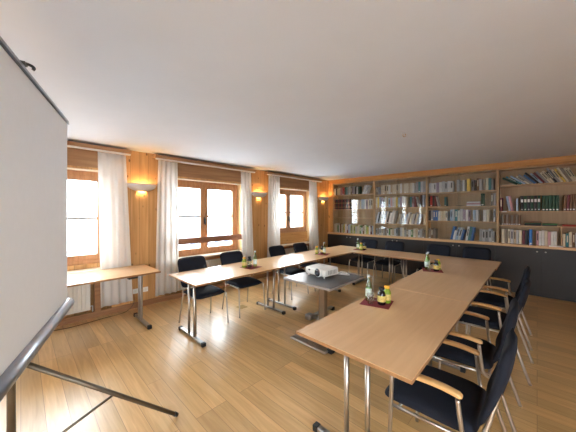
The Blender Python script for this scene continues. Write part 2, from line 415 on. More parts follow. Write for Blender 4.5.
# ------------------------------------------------------------------ curtains
def curtain(y0, y1, yb0, yb1, label, seed):
    rnd = random.Random(seed); bm = B()
    n = 90; m = 14; waves = max(3, round((y1-y0)/0.085)); ph = rnd.random()*6
    grid = []
    for j in range(m+1):
        v = j/m; z = 2.515-(2.515-0.15)*v; row = []
        a = y0+(yb0-y0)*v; b = y1+(yb1-y1)*v
        for i in range(n+1):
            u = i/n
            uu = u+0.012*math.sin(5*u+ph+v*2)
            amp = 0.009+0.014*v
            x = XW+0.10-(0.035*v if seed == 1 else 0)+amp*(1-0.5*(v if seed == 1 else 0))*math.sin(2*PI*waves*uu+ph)+0.010*math.sin(2*PI*waves*0.43*uu+ph*2+v)*v
            y = a+(b-a)*u+0.006*math.cos(2*PI*waves*uu)*v
            row.append(bm.verts.new((x, y, z)))
        grid.append(row)
    for j in range(m):
        for i in range(n):
            f = bm.faces.new((grid[j][i], grid[j][i+1], grid[j+1][i+1], grid[j+1][i])); f.smooth = True
    o = obj('curtain', bm, M['curtain'])
    s = o.modifiers.new('thickness', 'SOLIDIFY'); s.thickness = 0.002
    tag(o, label, 'curtain', 'white curtains')
curtain(0.80, 1.17, 0.84, 1.27, 'white curtain hanging behind the side table, beside the projection screen', 1)
curtain(1.665, 2.00, 1.61, 2.03, 'white curtain on the left side of the middle window', 2)
curtain(3.40, 3.68, 3.42, 3.76, 'white curtain on the right side of the middle window', 3)
curtain(4.21, 4.60, 4.17, 4.62, 'white curtain on the left side of the window nearest the bookcases', 4)
curtain(5.80, 6.16, 5.80, 6.30, 'white curtain closest to the bookcases, right of the last window', 5)

# ------------------------------------------------------------------ wall sconces
def sconce(y, label):
    r = thing('wall_sconce', label, 'lamp', (XW, y, 1.955), 0, 'half bowl wall sconces')
    bm = B(); n = 28; prof = []
    a0 = 0.26
    for k in range(9):
        t = k/8
        s = a0+(1-a0)*t          # radius fraction
        z = 0.125*(1-math.sqrt(max(0, 1-s*s)))
        prof.append((s, z))
    def ring(s, z, off):
        return [bm.verts.new((0.003+(0.135*s-off*0.6)*math.sin(PI*k/n), (0.235*s-off)*-math.cos(PI*k/n), z+off*0.7)) for k in range(n+1)]
    outer = [ring(s, z, 0) for s, z in prof]; inner = [ring(s, z, 0.007) for s, z in prof]
    for i in range(len(prof)-1):
        for k in range(n):
            f = bm.faces.new((outer[i][k], outer[i][k+1], outer[i+1][k+1], outer[i+1][k])); f.smooth = True
            f = bm.faces.new((inner[i][k], inner[i+1][k], inner[i+1][k+1], inner[i][k+1])); f.smooth = True
    for k in range(n):
        bm.faces.new((outer[-1][k], outer[-1][k+1], inner[-1][k+1], inner[-1][k]))
        bm.faces.new((outer[0][k], inner[0][k], inner[0][k+1], outer[0][k+1]))
    obj('bowl', bm, M['sconce'], r)
    bm = B(); tube(bm, [(0.055, -0.05, 0.066), (0.055, 0.05, 0.066)], 0.006, 8); obj('bulb', bm, M['bulb'], r)
    bm = B(); box(bm, 0.002, 0.014, -0.09, -0.04, 0.045, 0.095, 0.003); obj('back_plate', bm, M['white'], r)
    l = bpy.data.lights.new('sconce_light', 'POINT'); l.energy = SC_W; l.color = (1.0, 0.66, 0.32); l.shadow_soft_size = 0.02
    lo = bpy.data.objects.new('sconce_light', l); C.objects.link(lo); lo.location = (0.045, 0, 0.055); lo.parent = r
SC_W = 2.1
sconce(1.43, 'half bowl sconce glowing between the left and middle windows')
sconce(4.0, 'half bowl sconce glowing right of the middle window')
sconce(6.60, 'half bowl sconce glowing in the corner beside the bookcases')

# wall sockets
for k, (y, lab) in enumerate(((1.335, 'white wall socket under the side table, the left one'), (1.49, 'white wall socket under the side table, the right one'))):
    r = thing('wall_socket', lab, 'socket', (XW, y, 0.28), 0, 'wall sockets')
    bm = B(); box(bm, 0, 0.010, -0.04, 0.04, -0.04, 0.04, 0.003); obj('plate', bm, M['white'], r)
    bm = B()
    for s in (-1, 1): tube(bm, [(0.0095, s*0.0095, 0), (0.0115, s*0.0095, 0)], 0.003, 8)
    tube(bm, [(0.0095, 0, 0), (0.0105, 0, 0)], 0.019, 16); obj('insert', bm, M['radiator'], r)

# ------------------------------------------------------------------ tables
def table(W, Lg, mat, label, loc, rotz, insets=(0.10, 0.15), off=0.05, group='beech conference tables'):
    """W across (local x), Lg along local y; top at 0.74"""
    t = thing('conference_table', label, 'table', loc, rotz, group)
    bm = B(); box(bm, -W/2, W/2, -Lg/2, Lg/2, 0.716, 0.74, 0.002, 1)
    bm.normal_update()
    for f in bm.faces:
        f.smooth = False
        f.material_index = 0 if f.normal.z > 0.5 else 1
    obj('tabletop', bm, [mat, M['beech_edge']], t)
    for s in (-1, 1):
        bm = B(); box(bm, s*(W/2-0.16)-0.015, s*(W/2-0.16)+0.015, -Lg/2+insets[0]-0.02, Lg/2-insets[1]+0.02, 0.676, 0.716)
        obj('frame_beam', bm, M['black'], t)
    for y in (-Lg/2+insets[0], Lg/2-insets[1]):
        bm = B()
        for s in (-1, 1): tube(bm, [(off+s*0.075, y, 0.035), (off+s*0.075, y, 0.70)], 0.0165, 12)
        box(bm, -W/2+0.12, W/2-0.12, y-0.02, y+0.02, 0.690, 0.716, 0.003)
        lg = obj('leg', bm, M['chrome'], t)
        bm = B(); box(bm, off-0.32, off+0.30, y-0.022, y+0.022, 0.012, 0.042, 0.006); obj('foot_bar', bm, M['steel'], lg)
        for s in (-1, 1):
            bm = B(); box(bm, off-0.01+s*0.315-0.022, off-0.01+s*0.315+0.022, y-0.025, y+0.025, 0.0, 0.046, 0.006)
            obj('end_cap', bm, M['black'], lg)
    return t
table(0.8, 1.57, M['beech_y'], 'beech table at the window side, its near end free and closest to the side table', (-3.30, 2.215, 0), 0, (0.085, 0.13), 0.13)
table(0.8, 2.01, M['beech_y'], 'beech window-side table running up to the far row', (-3.30, 4.010, 0), 0, (0.12, 0.55), 0.13)
table(0.8, 1.625, M['beech_x'], 'beech table of the far row in front of the bookcases, left half', (-2.883, 5.42, 0), -PI/2, (0.22, 0.14)) if False else None
table(0.8, 1.57, M['beech_y'], 'large beech table in the foreground, right of the projector', (-0.86, 2.175, 0), 0, (0.12, 0.13), 0.02)
table(0.8, 2.05, M['beech_y'], 'beech right-hand table continuing back from the foreground table', (-0.86, 3.990, 0), 0, (0.12, 0.55), 0.02)
table(0.8, 1.625, M['beech_y'], 'beech table before the bookcases, left half of the far row', (-2.888, 5.42, 0), -PI/2, (0.78, 0.14), 0.0)
table(0.8, 1.625, M['beech_y'], 'beech table before the bookcases, right half of the far row', (-1.260, 5.42, 0), -PI/2, (0.14, 0.78), 0.0)

# side table under the left window
def side_table():
    t = thing('side_table', 'small beech table standing under the left window', 'table', (-4.35, 0.63, 0), 0)
    W, Lg = 0.74, 1.60
    bm = B(); box(bm, -W/2, W/2, -Lg/2, Lg/2, 0.715, 0.74, 0.002, 1)
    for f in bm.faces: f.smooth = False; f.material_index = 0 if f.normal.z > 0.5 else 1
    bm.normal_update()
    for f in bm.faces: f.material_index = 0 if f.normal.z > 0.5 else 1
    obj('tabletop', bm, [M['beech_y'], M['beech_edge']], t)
    for y in (-Lg/2+0.2, Lg/2-0.2):
        bm = B()
        for s in (-1, 1): box(bm, 0.12+s*0.04-0.022, 0.12+s*0.04+0.022, y-0.016, y+0.016, 0.04, 0.70, 0.006)
        box(bm, -0.25, 0.30, y-0.02, y+0.02, 0.69, 0.715, 0.003)
        lg = obj('leg', bm, M['steel'], t)
        bm = B(); box(bm, -0.09, 0.51, y-0.022, y+0.022, 0.012, 0.046, 0.006); obj('foot_bar', bm, M['steel'], lg)
        for a in (-0.10, 0.515):
            bm = B(); box(bm, a-0.022, a+0.022, y-0.026, y+0.026, 0, 0.05, 0.006)
            obj('end_cap', bm, M['black'], lg)
    bm = B(); box(bm, 0.14, 0.23, 0.42, 0.54, 0.655, 0.715, 0.006); obj('cable_box', bm, M['black'], t)
side_table()
bm = B(); tube(bm, smooth_pts([(-4.80, 1.30, 0.25), (-4.76, 1.28, 0.1), (-4.74, 1.15, 0.006), (-4.70, 0.85, 0.005), (-4.66, 0.5, 0.005), (-4.70, 0.2, 0.005), (-4.6, -0.2, 0.005)], 8), 0.0035, 8)
tag(obj('floor_cable', bm, M['black']), 'thin black cord lying along the baseboard under the side table', 'cable')

# ------------------------------------------------------------------ chairs (front = local +x)
def cushion(bm, W, D, T, nx=14, ny=14, fn=None, corner=0.07):
    """closed padded slab: u along local x (D), v along local y (W)"""
    def pt(i, j, side):
        u = -1+2*i/nx; v = -1+2*j/ny
        # superellipse mapping for rounded corners
        k = 7.0
        r = (abs(u)**k+abs(v)**k)**(1/k); mx = max(abs(u), abs(v))
        if r > 0: u2, v2 = u*mx/r, v*mx/r
        else: u2, v2 = 0, 0
        e = max(abs(u), abs(v)); th = T/2*(1-e**6)**0.5 if e < 1 else 0
        return (u2*D/2, v2*W/2, side*th)
    top = {}; bot = {}
    for i in range(nx+1):
        for j in range(ny+1):
            p = pt(i, j, 1); p = fn(*p) if fn else p; top[i, j] = bm.verts.new(p)
            if 0 < i < nx and 0 < j < ny:
                q = pt(i, j, -1); q = fn(*q) if fn else q; bot[i, j] = bm.verts.new(q)
            else: bot[i, j] = top[i, j]
    for i in range(nx):
        for j in range(ny):
            f = bm.faces.new((top[i, j], top[i+1, j], top[i+1, j+1], top[i, j+1])); f.smooth = True
            f = bm.faces.new((bot[i, j], bot[i, j+1], bot[i+1, j+1], bot[i+1, j])); f.smooth = True
    return bm

def side_chair(label, loc, rotz):
    t = thing('side_chair', label, 'chair', loc, rotz, 'armless black chairs')
    bm = B(); cushion(bm, 0.47, 0.46, 0.065, fn=lambda x, y, z: (x+0.01, y, z+0.455-0.012*(max(0, x)/0.23)**2)); obj('seat', bm, M['fabric'], t)
    def bf(x, y, z):   # x -> height, z -> thickness, curve
        hgt = 0.70+x*1.02; lean = -0.245-0.17*((hgt-0.5)/0.4)
        return (lean+z+0.35*y*y, y, hgt)
    bm = B(); cushion(bm, 0.455, 0.41, 0.045, fn=bf); obj('backrest', bm, M['fabric'], t)
    for s in (-1, 1):
        bm = B(); tube(bm, smooth_pts([(0.255, s*0.245, 0.0), (0.235, s*0.24, 0.25), (0.215, s*0.235, 0.42), (0.15, s*0.225, 0.432), (-0.05, s*0.222, 0.43)], 5), 0.0105, 10); obj('leg', bm, M['chrome'], t)
        bm = B(); tube(bm, smooth_pts([(-0.255, s*0.25, 0.0), (-0.215, s*0.235, 0.25), (-0.20, s*0.215, 0.42), (-0.28, s*0.19, 0.52), (-0.335, s*0.17, 0.66)], 5), 0.0105, 10); obj('leg', bm, M['chrome'], t)
    bm = B(); tube(bm, [(0.12, -0.22, 0.425), (0.12, 0.22, 0.425)], 0.009, 8); tube(bm, [(-0.19, -0.215, 0.42), (-0.19, 0.215, 0.42)], 0.009, 8)
    obj('seat_frame', bm, M['chrome'], t)
    return t
c0 = side_chair('armless black chair at the window-side table, closest to the screen', (-3.49, 1.85, 0), 0)
dup(c0, 'armless black chair behind the drinks on the window-side table', (-3.49, 2.56, 0), math.radians(-2))
dup(c0, 'armless black chair below the sconce right of the middle window', (-3.49, 3.68, 0), math.radians(2))
dup(c0, 'armless black chair in front of the window nearest the bookcases', (-3.49, 4.39, 0), 0)
dup(c0, 'armless black chair behind the far row, furthest left', (-3.08, 5.82, 0), -PI/2+0.03)
dup(c0, 'armless black chair behind the far row, second from its left', (-2.46, 5.86, 0), -PI/2)
dup(c0, 'armless black chair behind the far row, second from its right', (-1.53, 5.84, 0), -PI/2-0.03)
dup(c0, 'armless black chair behind the far row, furthest right', (-0.86, 5.88, 0), -PI/2)

def armchair(label, loc, rotz):
    t = thing('armchair', label, 'chair', loc, rotz, 'black armchairs with beech armrests')
    bm = B(); cushion(bm, 0.52, 0.50, 0.075, fn=lambda x, y, z: (x, y, z+0.455-0.018*(max(0, x)/0.25)**2)); obj('seat', bm, M['fabric'], t)
    def bf(x, y, z):
        hgt = 0.70+x*0.86; k = (hgt-0.47)/0.5; lean = -0.255-0.13*k-0.02*math.sin(k*PI)
        return (lean+z+0.30*y*y, y*(1.0-0.06*k-0.10*max(0, k)**4), hgt)
    bm = B(); cushion(bm, 0.50, 0.52, 0.05, fn=bf); obj('backrest', bm, M['fabric'], t)
    for s in (-1, 1):
        bm = B(); tube(bm, smooth_pts([(0.195, s*0.262, 0.0), (0.18, s*0.272, 0.3), (0.165, s*0.28, 0.636)], 5), 0.0125, 10); obj('leg', bm, M['chrome'], t)
        bm = B(); tube(bm, smooth_pts([(-0.40, s*0.25, 0.0), (-0.33, s*0.25, 0.22), (-0.275, s*0.235, 0.42), (-0.30, s*0.21, 0.56), (-0.335, s*0.18, 0.70)], 6), 0.0125, 10); obj('leg', bm, M['chrome'], t)
        bm = B(); tube(bm, smooth_pts([(-0.175, s*0.285, 0.636), (-0.185, s*0.285, 0.54), (-0.20, s*0.275, 0.44), (-0.23, s*0.255, 0.41)], 5), 0.0115, 10); obj('arm_post', bm, M['chrome'], t)
        # armrest: flattened curved beech bar
        bm = B(); P = [(0.215, 0.638), (0.14, 0.655), (0.02, 0.668), (-0.10, 0.668), (-0.195, 0.655)]
        rings = []
        for k, (x, z) in enumerate(smooth_pts([(a, 0, b) for a, b in P], 5) and [(p.x, p.z) for p in smooth_pts([(a, 0, b) for a, b in P], 5)]):
            w = 0.024; h = 0.013
            if k in (0, 20): w, h = 0.014, 0.007
            q = 0.006*math.cos(k/20*PI)
            rings.append([bm.verts.new((x, s*(0.285+q)+w*math.copysign(abs(math.cos(a))**0.6, math.cos(a)), z+h*math.copysign(abs(math.sin(a))**0.6, math.sin(a)))) for a in [2*PI*i/14 for i in range(14)]])
        for k in range(len(rings)-1):
            for i in range(14):
                f = bm.faces.new((rings[k][i], rings[k][(i+1) % 14], rings[k+1][(i+1) % 14], rings[k+1][i])); f.smooth = True
        bm.faces.new(rings[0]); bm.faces.new(rings[-1][::-1])
        obj('armrest', bm, M['arm'], t)
    bm = B()
    for x, z in ((0.13, 0.425), (-0.23, 0.42)): tube(bm, [(x, -0.275 if x > 0 else -0.245, z), (x, 0.275 if x > 0 else 0.245, z)], 0.010, 8)
    for s in (-1, 1): tube(bm, [(0.172, s*0.276, 0.43), (-0.27, s*0.24, 0.42)], 0.010, 8)
    obj('seat_frame', bm, M['chrome'], t)
    return t
a0 = armchair('black armchair nearest the camera, tucked under the foreground table', (-0.47, 1.85, 0), PI)
dup(a0, 'black armchair directly behind the nearest one, right of the foreground table', (-0.49, 2.60, 0), PI+math.radians(2))
dup(a0, 'black armchair right of the table, second from the far end', (-0.44, 3.53, 0), PI-math.radians(1))
dup(a0, 'black armchair right of the table, closest to the dark cupboards', (-0.45, 4.36, 0), PI+math.radians(1))

# ------------------------------------------------------------------ projector table, projector
pt = thing('projector_table', 'grey-topped pedestal table between the table rows, under the projector', 'table', (-2.145, 2.95, 0))
bm = B(); box(bm, -0.39, 0.39, -0.42, 0.42, 0.668, 0.70, 0.003, 1)
bm.normal_update()
for f in bm.faces: f.smooth = False; f.material_index = 0 if f.normal.z > 0.5 else 1
obj('tabletop', bm, [M['grey_top'], M['grey_edge']], pt)
bm = B(); box(bm, -0.07, 0.03, -0.04, 0.04, 0.04, 0.668, 0.006); box(bm, -0.2, 0.15, -0.03, 0.03, 0.64, 0.668, 0.002); obj('column', bm, M['col'], pt)
bm = B(); box(bm, -0.32, -0.26, 0.06, 0.62, 0.03, 0.062, 0.008); box(bm, -0.29, -0.02, 0.06, 0.12, 0.03, 0.062, 0.008)
box(bm, -0.06, 0.01, -0.46, 0.10, 0.03, 0.062, 0.008); obj('base_beam', bm, M['steel'], pt)
bm = B(); box(bm, -0.10, 0.44, -0.59, -0.42, 0.006, 0.034, 0.012); obj('foot_bar', bm, M['chrome'], pt)
for q in ((0.42, 0.485, -0.53, -0.45, 0.0, 0.052, 0.008), (-0.12, -0.06, -0.51, -0.43, 0.0, 0.006, 0.002), (-0.33, -0.25, 0.58, 0.64, 0.0, 0.05, 0.006)):
    bm = B(); box(bm, *q); obj('end_cap', bm, M['black'], pt)
bm = B(); box(bm, -0.36, -0.25, 0.0, 0.11, 0.0, 0.085, 0.02); obj('caster_housing', bm, M['steel'], pt)

pj = thing('projector', 'white projector standing on the grey pedestal table', 'projector', (-2.225, 2.985, 0.70), math.radians(-6))
pj.scale = (1.0, 1.0, 1.12)
bm = B(); box(bm, -0.19, 0.19, -0.13, 0.16, 0.022, 0.118, 0.022, 4)
for v in bm.verts:
    if v.co.z > 0.08 and v.co.y < -0.05: v.co.z -= 0.010
    if v.co.y < -0.09: v.co.y -= 0.018*(1-(v.co.x/0.19)**2)
obj('body', bm, M['white'], pj)
bm = B(); prof = [(0.056, 0), (0.058, 0.012), (0.056, 0.030), (0.051, 0.032)]
lathe(bm, prof, n=24)
for v in bm.verts: v.co = Vector((0.085+v.co.x, -0.135-v.co.z, 0.072+v.co.y))
ln = obj('lens_ring', bm, M['white'], pj)
bm = B(); lathe(bm, [(0.049, 0), (0.049, 0.004), (0.030, 0.009), (0.004, 0.010)], n=24)
for v in bm.verts: v.co = Vector((0.085+v.co.x, -0.166-v.co.z, 0.072+v.co.y))
obj('lens', bm, M['lens'], ln)
for x, y in ((-0.15, -0.10), (0.15, -0.10), (0, 0.13)):
    bm = B(); tube(bm, [(x, y, 0), (x, y, 0.03)], 0.010, 8); obj('foot', bm, M['white'], pj)
bm = B(); box(bm, -0.105, -0.075, -0.151, -0.142, 0.072, 0.088, 0.002); obj('sensor', bm, M['black'], pj)
bm = B()
for k in range(6): box(bm, 0.188, 0.1915, -0.06+k*0.03, -0.045+k*0.03, 0.045, 0.095)
obj('vent', bm, M['grey_edge'], pj)
bm = B(); box(bm, -0.05, 0.05, 0.02, 0.06, 0.117, 0.1195, 0.001); obj('control_panel', bm, M['radiator'], pj)
bm = B(); pts = [(-2.18, 3.14, 0.74), (-2.15, 3.17, 0.712)]
for k in range(26):
    a = k*0.75; rr = 0.055+0.015*math.sin(k*1.7)
    pts.append((-2.02+rr*1.4*math.cos(a), 3.24+rr*math.sin(a), 0.707+0.0011*k))
tube(bm, smooth_pts(pts, 3), 0.004, 6)
tag(obj('cable_coil', bm, M['white']), 'coil of pale cable lying behind the projector', 'cable')
bm = B(); tube(bm, smooth_pts([(-2.02, 3.30, 0.722), (-1.90, 3.38, 0.706), (-1.70, 3.44, 0.704), (-1.675, 3.45, 0.66), (-1.66, 3.46, 0.45), (-1.63, 3.48, 0.2), (-1.62, 3.50, 0.01), (-1.55, 3.55, 0.006)], 6), 0.0055, 8)
tag(obj('power_cable', bm, M['grey_edge']), 'grey cable hanging from the projector table to the floor', 'cable')
bm = B(); box(bm, -3.62, -3.42, 2.42, 2.60, 0.0, 0.004, 0.001)
o = obj('floor_box', bm, M['steel']); 
bpy.data.objects.remove(o)
fb = thing('floor_outlet', 'small flat outlet cover set in the floor beside a chair leg', 'floor outlet', (-3.60, 2.60, 0.0))
bm = B(); box(bm, -0.07, 0.07, -0.07, 0.07, 0.0, 0.004, 0.0015); obj('cover', bm, M['brass'], fb)

# ------------------------------------------------------------------ projection screen on its tripod
D = 2.25
U = Vector((0.959, -0.284, 0))          # along the screen, towards its near end
FW = Vector((-math.sin(math.radians(44)), math.cos(math.radians(44)), 0)); RT = Vector((math.cos(math.radians(44)), math.sin(math.radians(44)), 0))
far = (FW-0.8566*RT)*D
NRM = Vector((0.284, 0.959, 0))
HW = 0.975
cen = far+U*HW
ang = math.atan2(U.y, U.x)
sc = thing('projection_screen', 'large white projection screen on a dark tripod stand', 'projection screen', (cen.x, cen.y, 0), ang)
# local frame: +x towards near end, +y = front side
zb, zt = 0.84, 2.385
bm = B(); box(bm, -HW, HW, -0.0015, 0.0015, zb, zt); obj('screen_cloth', bm, M['screen'], sc)
bm = B(); box(bm, -HW-0.01, HW+0.01, -0.016, 0.012, zt-0.006, zt+0.016, 0.004); tb = obj('top_rail', bm, M['alu'], sc)
bm = B(); box(bm, -HW-0.012, HW+0.012, -0.019, 0.015, zt-0.014, zt-0.006, 0.002); obj('rail_seam', bm, M['dark_edge'], tb)
bm = B(); tube(bm, [(-HW-0.03, 0.0, zb-0.036), (HW+0.03, 0, zb-0.036)], 0.044, 20)
bt = obj('roller_case', bm, M['alu'], sc)
for s in (-1, 1):
    bm = B(); tube(bm, [(s*(HW+0.03), 0, zb-0.036), (s*(HW+0.047), 0, zb-0.036)], [0.046, 0.036], 20); obj('end_cap', bm, M['steel'], bt)
PY = -0.04
bm = B(); tube(bm, [(0, PY, 0.17), (0, PY, 1.3)], 0.018, 14); tube(bm, [(0, PY, 1.3), (0, PY, zt+0.02)], 0.013, 14); box(bm, -0.012, 0.012, PY, -0.03, zb-0.05, zb-0.01)
obj('pole', bm, M['bronze'], sc)
for za, zc, q in ((0.76, 0.80, 0.028), (0.20, 0.25, 0.025)):
    bm = B(); tube(bm, [(0, PY, za), (0, PY, zc)], q, 14); obj('collar', bm, M['black'], sc)
bm = B(); box(bm, -0.02, 0.02, PY-0.01, 0.02, zt+0.016, zt+0.034, 0.003); tube(bm, smooth_pts([(0, PY+0.02, zt+0.02), (0, 0.0, zt+0.03), (0, 0.035, zt+0.024), (0, 0.05, zt+0.012), (0, 0.045, zt)], 5), 0.008, 8)
obj('hook', bm, M['black'], sc)
def loc_of(wx, wy):
    d = Vector((wx, wy, 0))-cen; return Vector((d.dot(U), d.dot(NRM), 0))
f1 = loc_of(-2.035, 0.845)
p0 = Vector((0, PY, 0))
reach = (f1-p0)
for k in range(3):
    rot = Matrix.Rotation(2*PI*k/3, 3, 'Z'); v = rot @ reach
    a = p0+Vector((0, 0, 0.79))+v.normalized()*0.028; b = p0+v; b.z = 0.018
    bm = B(); tube(bm, [a, b], 0.0145, 12); lg = obj('leg', bm, M['bronze'], sc)
    bm = B(); tube(bm, [b+(a-b).normalized()*0.02, b-(a-b).normalized()*0.012+Vector((0, 0, -0.0))], [0.017, 0.014], 12); obj('rubber_foot', bm, M['black'], lg)
    m = a.lerp(b, 0.52); c = p0+Vector((0, 0, 0.225))+v.normalized()*0.024
    bm = B(); tube(bm, [m, c], 0.008, 8); obj('strut', bm, M['bronze'], lg)

# ------------------------------------------------------------------ base cupboards, worktop, bookcases
CE = [-4.75, -3.385, -2.005, -0.63, 0.745]
names = ['leftmost', 'second from the left', 'third from the left', 'rightmost']
for i in range(4):
    a, b = CE[i], CE[i+1]; w = b-a
    r = thing('base_cupboard', 'anthracite two-door base cupboard below the bookcases, %s' % names[i], 'cupboard', ((a+b)/2, 6.86, 0), 0, 'anthracite base cupboards')
    bm = B(); box(bm, -w/2+0.001, w/2-0.001, 0.0, YB-6.86-0.002, 0.0, 0.92); obj('body', bm, M['anthracite'], r)
    for s in (-1, 1):
        bm = B(); x0, x1 = (0.002, w/2-0.002) if s > 0 else (-w/2+0.002, -0.002)
        box(bm, x0, x1, -0.018, 0.0, 0.03, 0.912, 0.001, 1); d = obj('door', bm, M['anthracite'], r)
        bm = B(); lathe(bm, [(0.006, 0), (0.006, 0.012), (0.013, 0.016), (0.014, 0.024), (0.008, 0.028)], n=14)
        for v in bm.verts: v.co = Vector((s*0.058+v.co.x, -0.018-v.co.z, 0.855+v.co.y))
        obj('knob', bm, M['chrome'], d)
bm = B(); box(bm, -4.69-0.15, 0.76, 6.82, YB-0.001, 0.92, 0.966, 0.003, 1)
tag(obj('worktop', bm, M['counter']), 'long beech worktop running over the dark base cupboards', 'worktop')
bm = B(); box(bm, XW+0.001, -4.751, 6.86, YB-0.001, 0, 0.92); struct('trim_21', bm, M['anthracite'])

BX = [-4.69, -3.31, -1.955, -0.595, 0.78]
ZT = 2.50; YFc = 6.925; YBk = 7.19; Z0 = 0.966
SH = [[2.145, 1.70, 1.44], [2.10, 1.738, 1.295], [2.08, 1.745, 1.405], [2.16, 1.628, 1.342]]
bayname = ['first bay', 'second bay', 'third bay', 'right-hand bay']
for i in range(4):
    a, b = BX[i], BX[i+1]; w = b-a
    lab = ['tall beech bookcase in the corner, glass-fronted, with one empty shelf',
           'tall glass-fronted beech bookcase second from the corner, books leaning on a middle shelf',
           'tall glass-fronted beech bookcase third from the corner, with half-empty shelves',
           'tall open beech bookcase furthest right, holding green binders'][i]
    r = thing('bookcase', lab, 'bookcase', ((a+b)/2, YFc, Z0), 0, 'beech bookcases on the worktop')
    for s in (-1, 1):
        bm = B(); box(bm, s*(w/2-0.0105)-0.0095, s*(w/2-0.0105)+0.0095, 0, YBk-YFc, 0, ZT-Z0, 0.001, 1); obj('side_panel', bm, M['shelf_z'], r)
    bm = B(); box(bm, -w/2+.02, w/2-.02, 0, YBk-YFc, ZT-Z0-0.02, ZT-Z0, 0.001, 1); obj('top_panel', bm, M['shelf'], r)
    bm = B(); box(bm, -w/2+.02, w/2-.02, YBk-YFc-0.008, YBk-YFc, 0, ZT-Z0-0.02); obj('back_panel', bm, M['shelf_back'], r)
    for z in SH[i]:
        bm = B(); box(bm, -w/2+.02, w/2-.02, 0.012, YBk-YFc-0.008, z-0.02-Z0, z-Z0, 0.001, 1); obj('shelf', bm, M['shelf'], r)
    if i < 3:
        for s, yo in ((-1, -0.008), (1, -0.016)):
            bm = B(); x0, x1 = (-w/2+0.004, 0.03) if s < 0 else (-0.03, w/2-0.004)
            box(bm, x0, x1, yo-0.0025, yo+0.0025, 0.008, ZT-Z0-0.004); obj('glass_door', bm, M['case_glass'], r)
        bm = B(); box(bm, -w/2+.002, w/2-.002, -0.022, 0.0, 0, 0.010); box(bm, -w/2+.002, w/2-.002, -0.022, 0.0, ZT-Z0-0.008, ZT-Z0); obj('door_track', bm, M['shelf'], r)
    if i == 3:
        bm = B(); xd = 0.325-(a+b)/2; box(bm, xd-0.009, xd+0.009, 0.012, YBk-YFc-0.008, 0, 1.322-Z0); obj('divider', bm, M['shelf_z'], r)

# ------------------------------------------------------------------ books
COL = {
 'cream': (0.62, 0.54, 0.40), 'white': (0.66, 0.64, 0.62), 'grey': (0.30, 0.29, 0.29), 'pale grey': (0.47, 0.46, 0.47),
 'pale blue': (0.34, 0.43, 0.55), 'blue': (0.06, 0.16, 0.38), 'bright blue': (0.03, 0.17, 0.50), 'teal': (0.05, 0.20, 0.22),
 'dark green': (0.02, 0.065, 0.035), 'green': (0.09, 0.22, 0.07), 'lime green': (0.36, 0.42, 0.12), 'yellow': (0.66, 0.44, 0.08),
 'red': (0.45, 0.03, 0.03), 'maroon': (0.15, 0.025, 0.035), 'black': (0.02, 0.02, 0.024), 'brown': (0.17, 0.085, 0.04),
 'beige': (0.48, 0.37, 0.25), 'mauve': (0.30, 0.22, 0.30), 'pink': (0.55, 0.30, 0.32), 'orange': (0.60, 0.19, 0.04), 'taupe': (0.22, 0.17, 0.13)}
bookmesh = {}
def book_mesh(col, kind):
    if (col, kind) in bookmesh: return bookmesh[col, kind]
    cm = bpy.data.materials.get('cover_'+col) or plain('cover_'+col, COL[col], 0.55, noise=0.10, nscale=3)
    bm = B()
    # unit book: x 0..1 thickness, y 0 (spine) .. 1, z 0..1
    n = 5; rim = []
    t = 0.10
    sec = [(0.0, 1.0), (0.0, 0.05)]+[(0.5-0.5*math.cos(PI*k/n), 0.05-0.05*math.sin(PI*k/n)) for k in range(1, n)]+[(1.0, 0.05), (1.0, 1.0), (1-t, 1.0), (1-t, 0.06), (t, 0.06), (t, 1.0)]
    lo = [bm.verts.new((x, y, 0)) for x, y in sec]; hi = [bm.verts.new((x, y, 1)) for x, y in sec]
    for k in range(len(sec)):
        bm.faces.new((lo[k], lo[(k+1) % len(sec)], hi[(k+1) % len(sec)], hi[k]))
    bm.faces.new(lo[::-1]); bm.faces.new(hi)
    box(bm, t, 1-t, 0.06, 0.97, 0.012, 0.985, mi=1)
    mats = [cm, M['pages']]
    if kind == 'label':        # pale title label and a small tag near the foot
        box(bm, 0.15, 0.85, -0.006, 0.02, 0.58, 0.78, mi=2); box(bm, 0.3, 0.7, -0.006, 0.02, 0.07, 0.14, mi=2); mats.append(M['paper'])
    elif kind == 'foot':
        box(bm, 0.2, 0.8, -0.006, 0.02, 0.05, 0.13, mi=2); mats.append(M['paper'])
    elif kind == 'band':
        box(bm, 0.1, 0.9, -0.006, 0.02, 0.60, 0.66, mi=2); box(bm, 0.1, 0.9, -0.006, 0.02, 0.2, 0.24, mi=2); mats.append(M['brass'])
    elif kind == 'title':
        box(bm, 0.3, 0.7, -0.006, 0.02, 0.35, 0.85, mi=2)
        mats.append(M['black'] if sum(COL[col]) > 0.8 else M['pages'])
    bmesh.ops.recalc_face_normals(bm, faces=bm.faces[:])
    me = bpy.data.meshes.new('book'); bm.to_mesh(me); bm.free()
    for m in mats: me.materials.append(m)
    bookmesh[col, kind] = me; return me

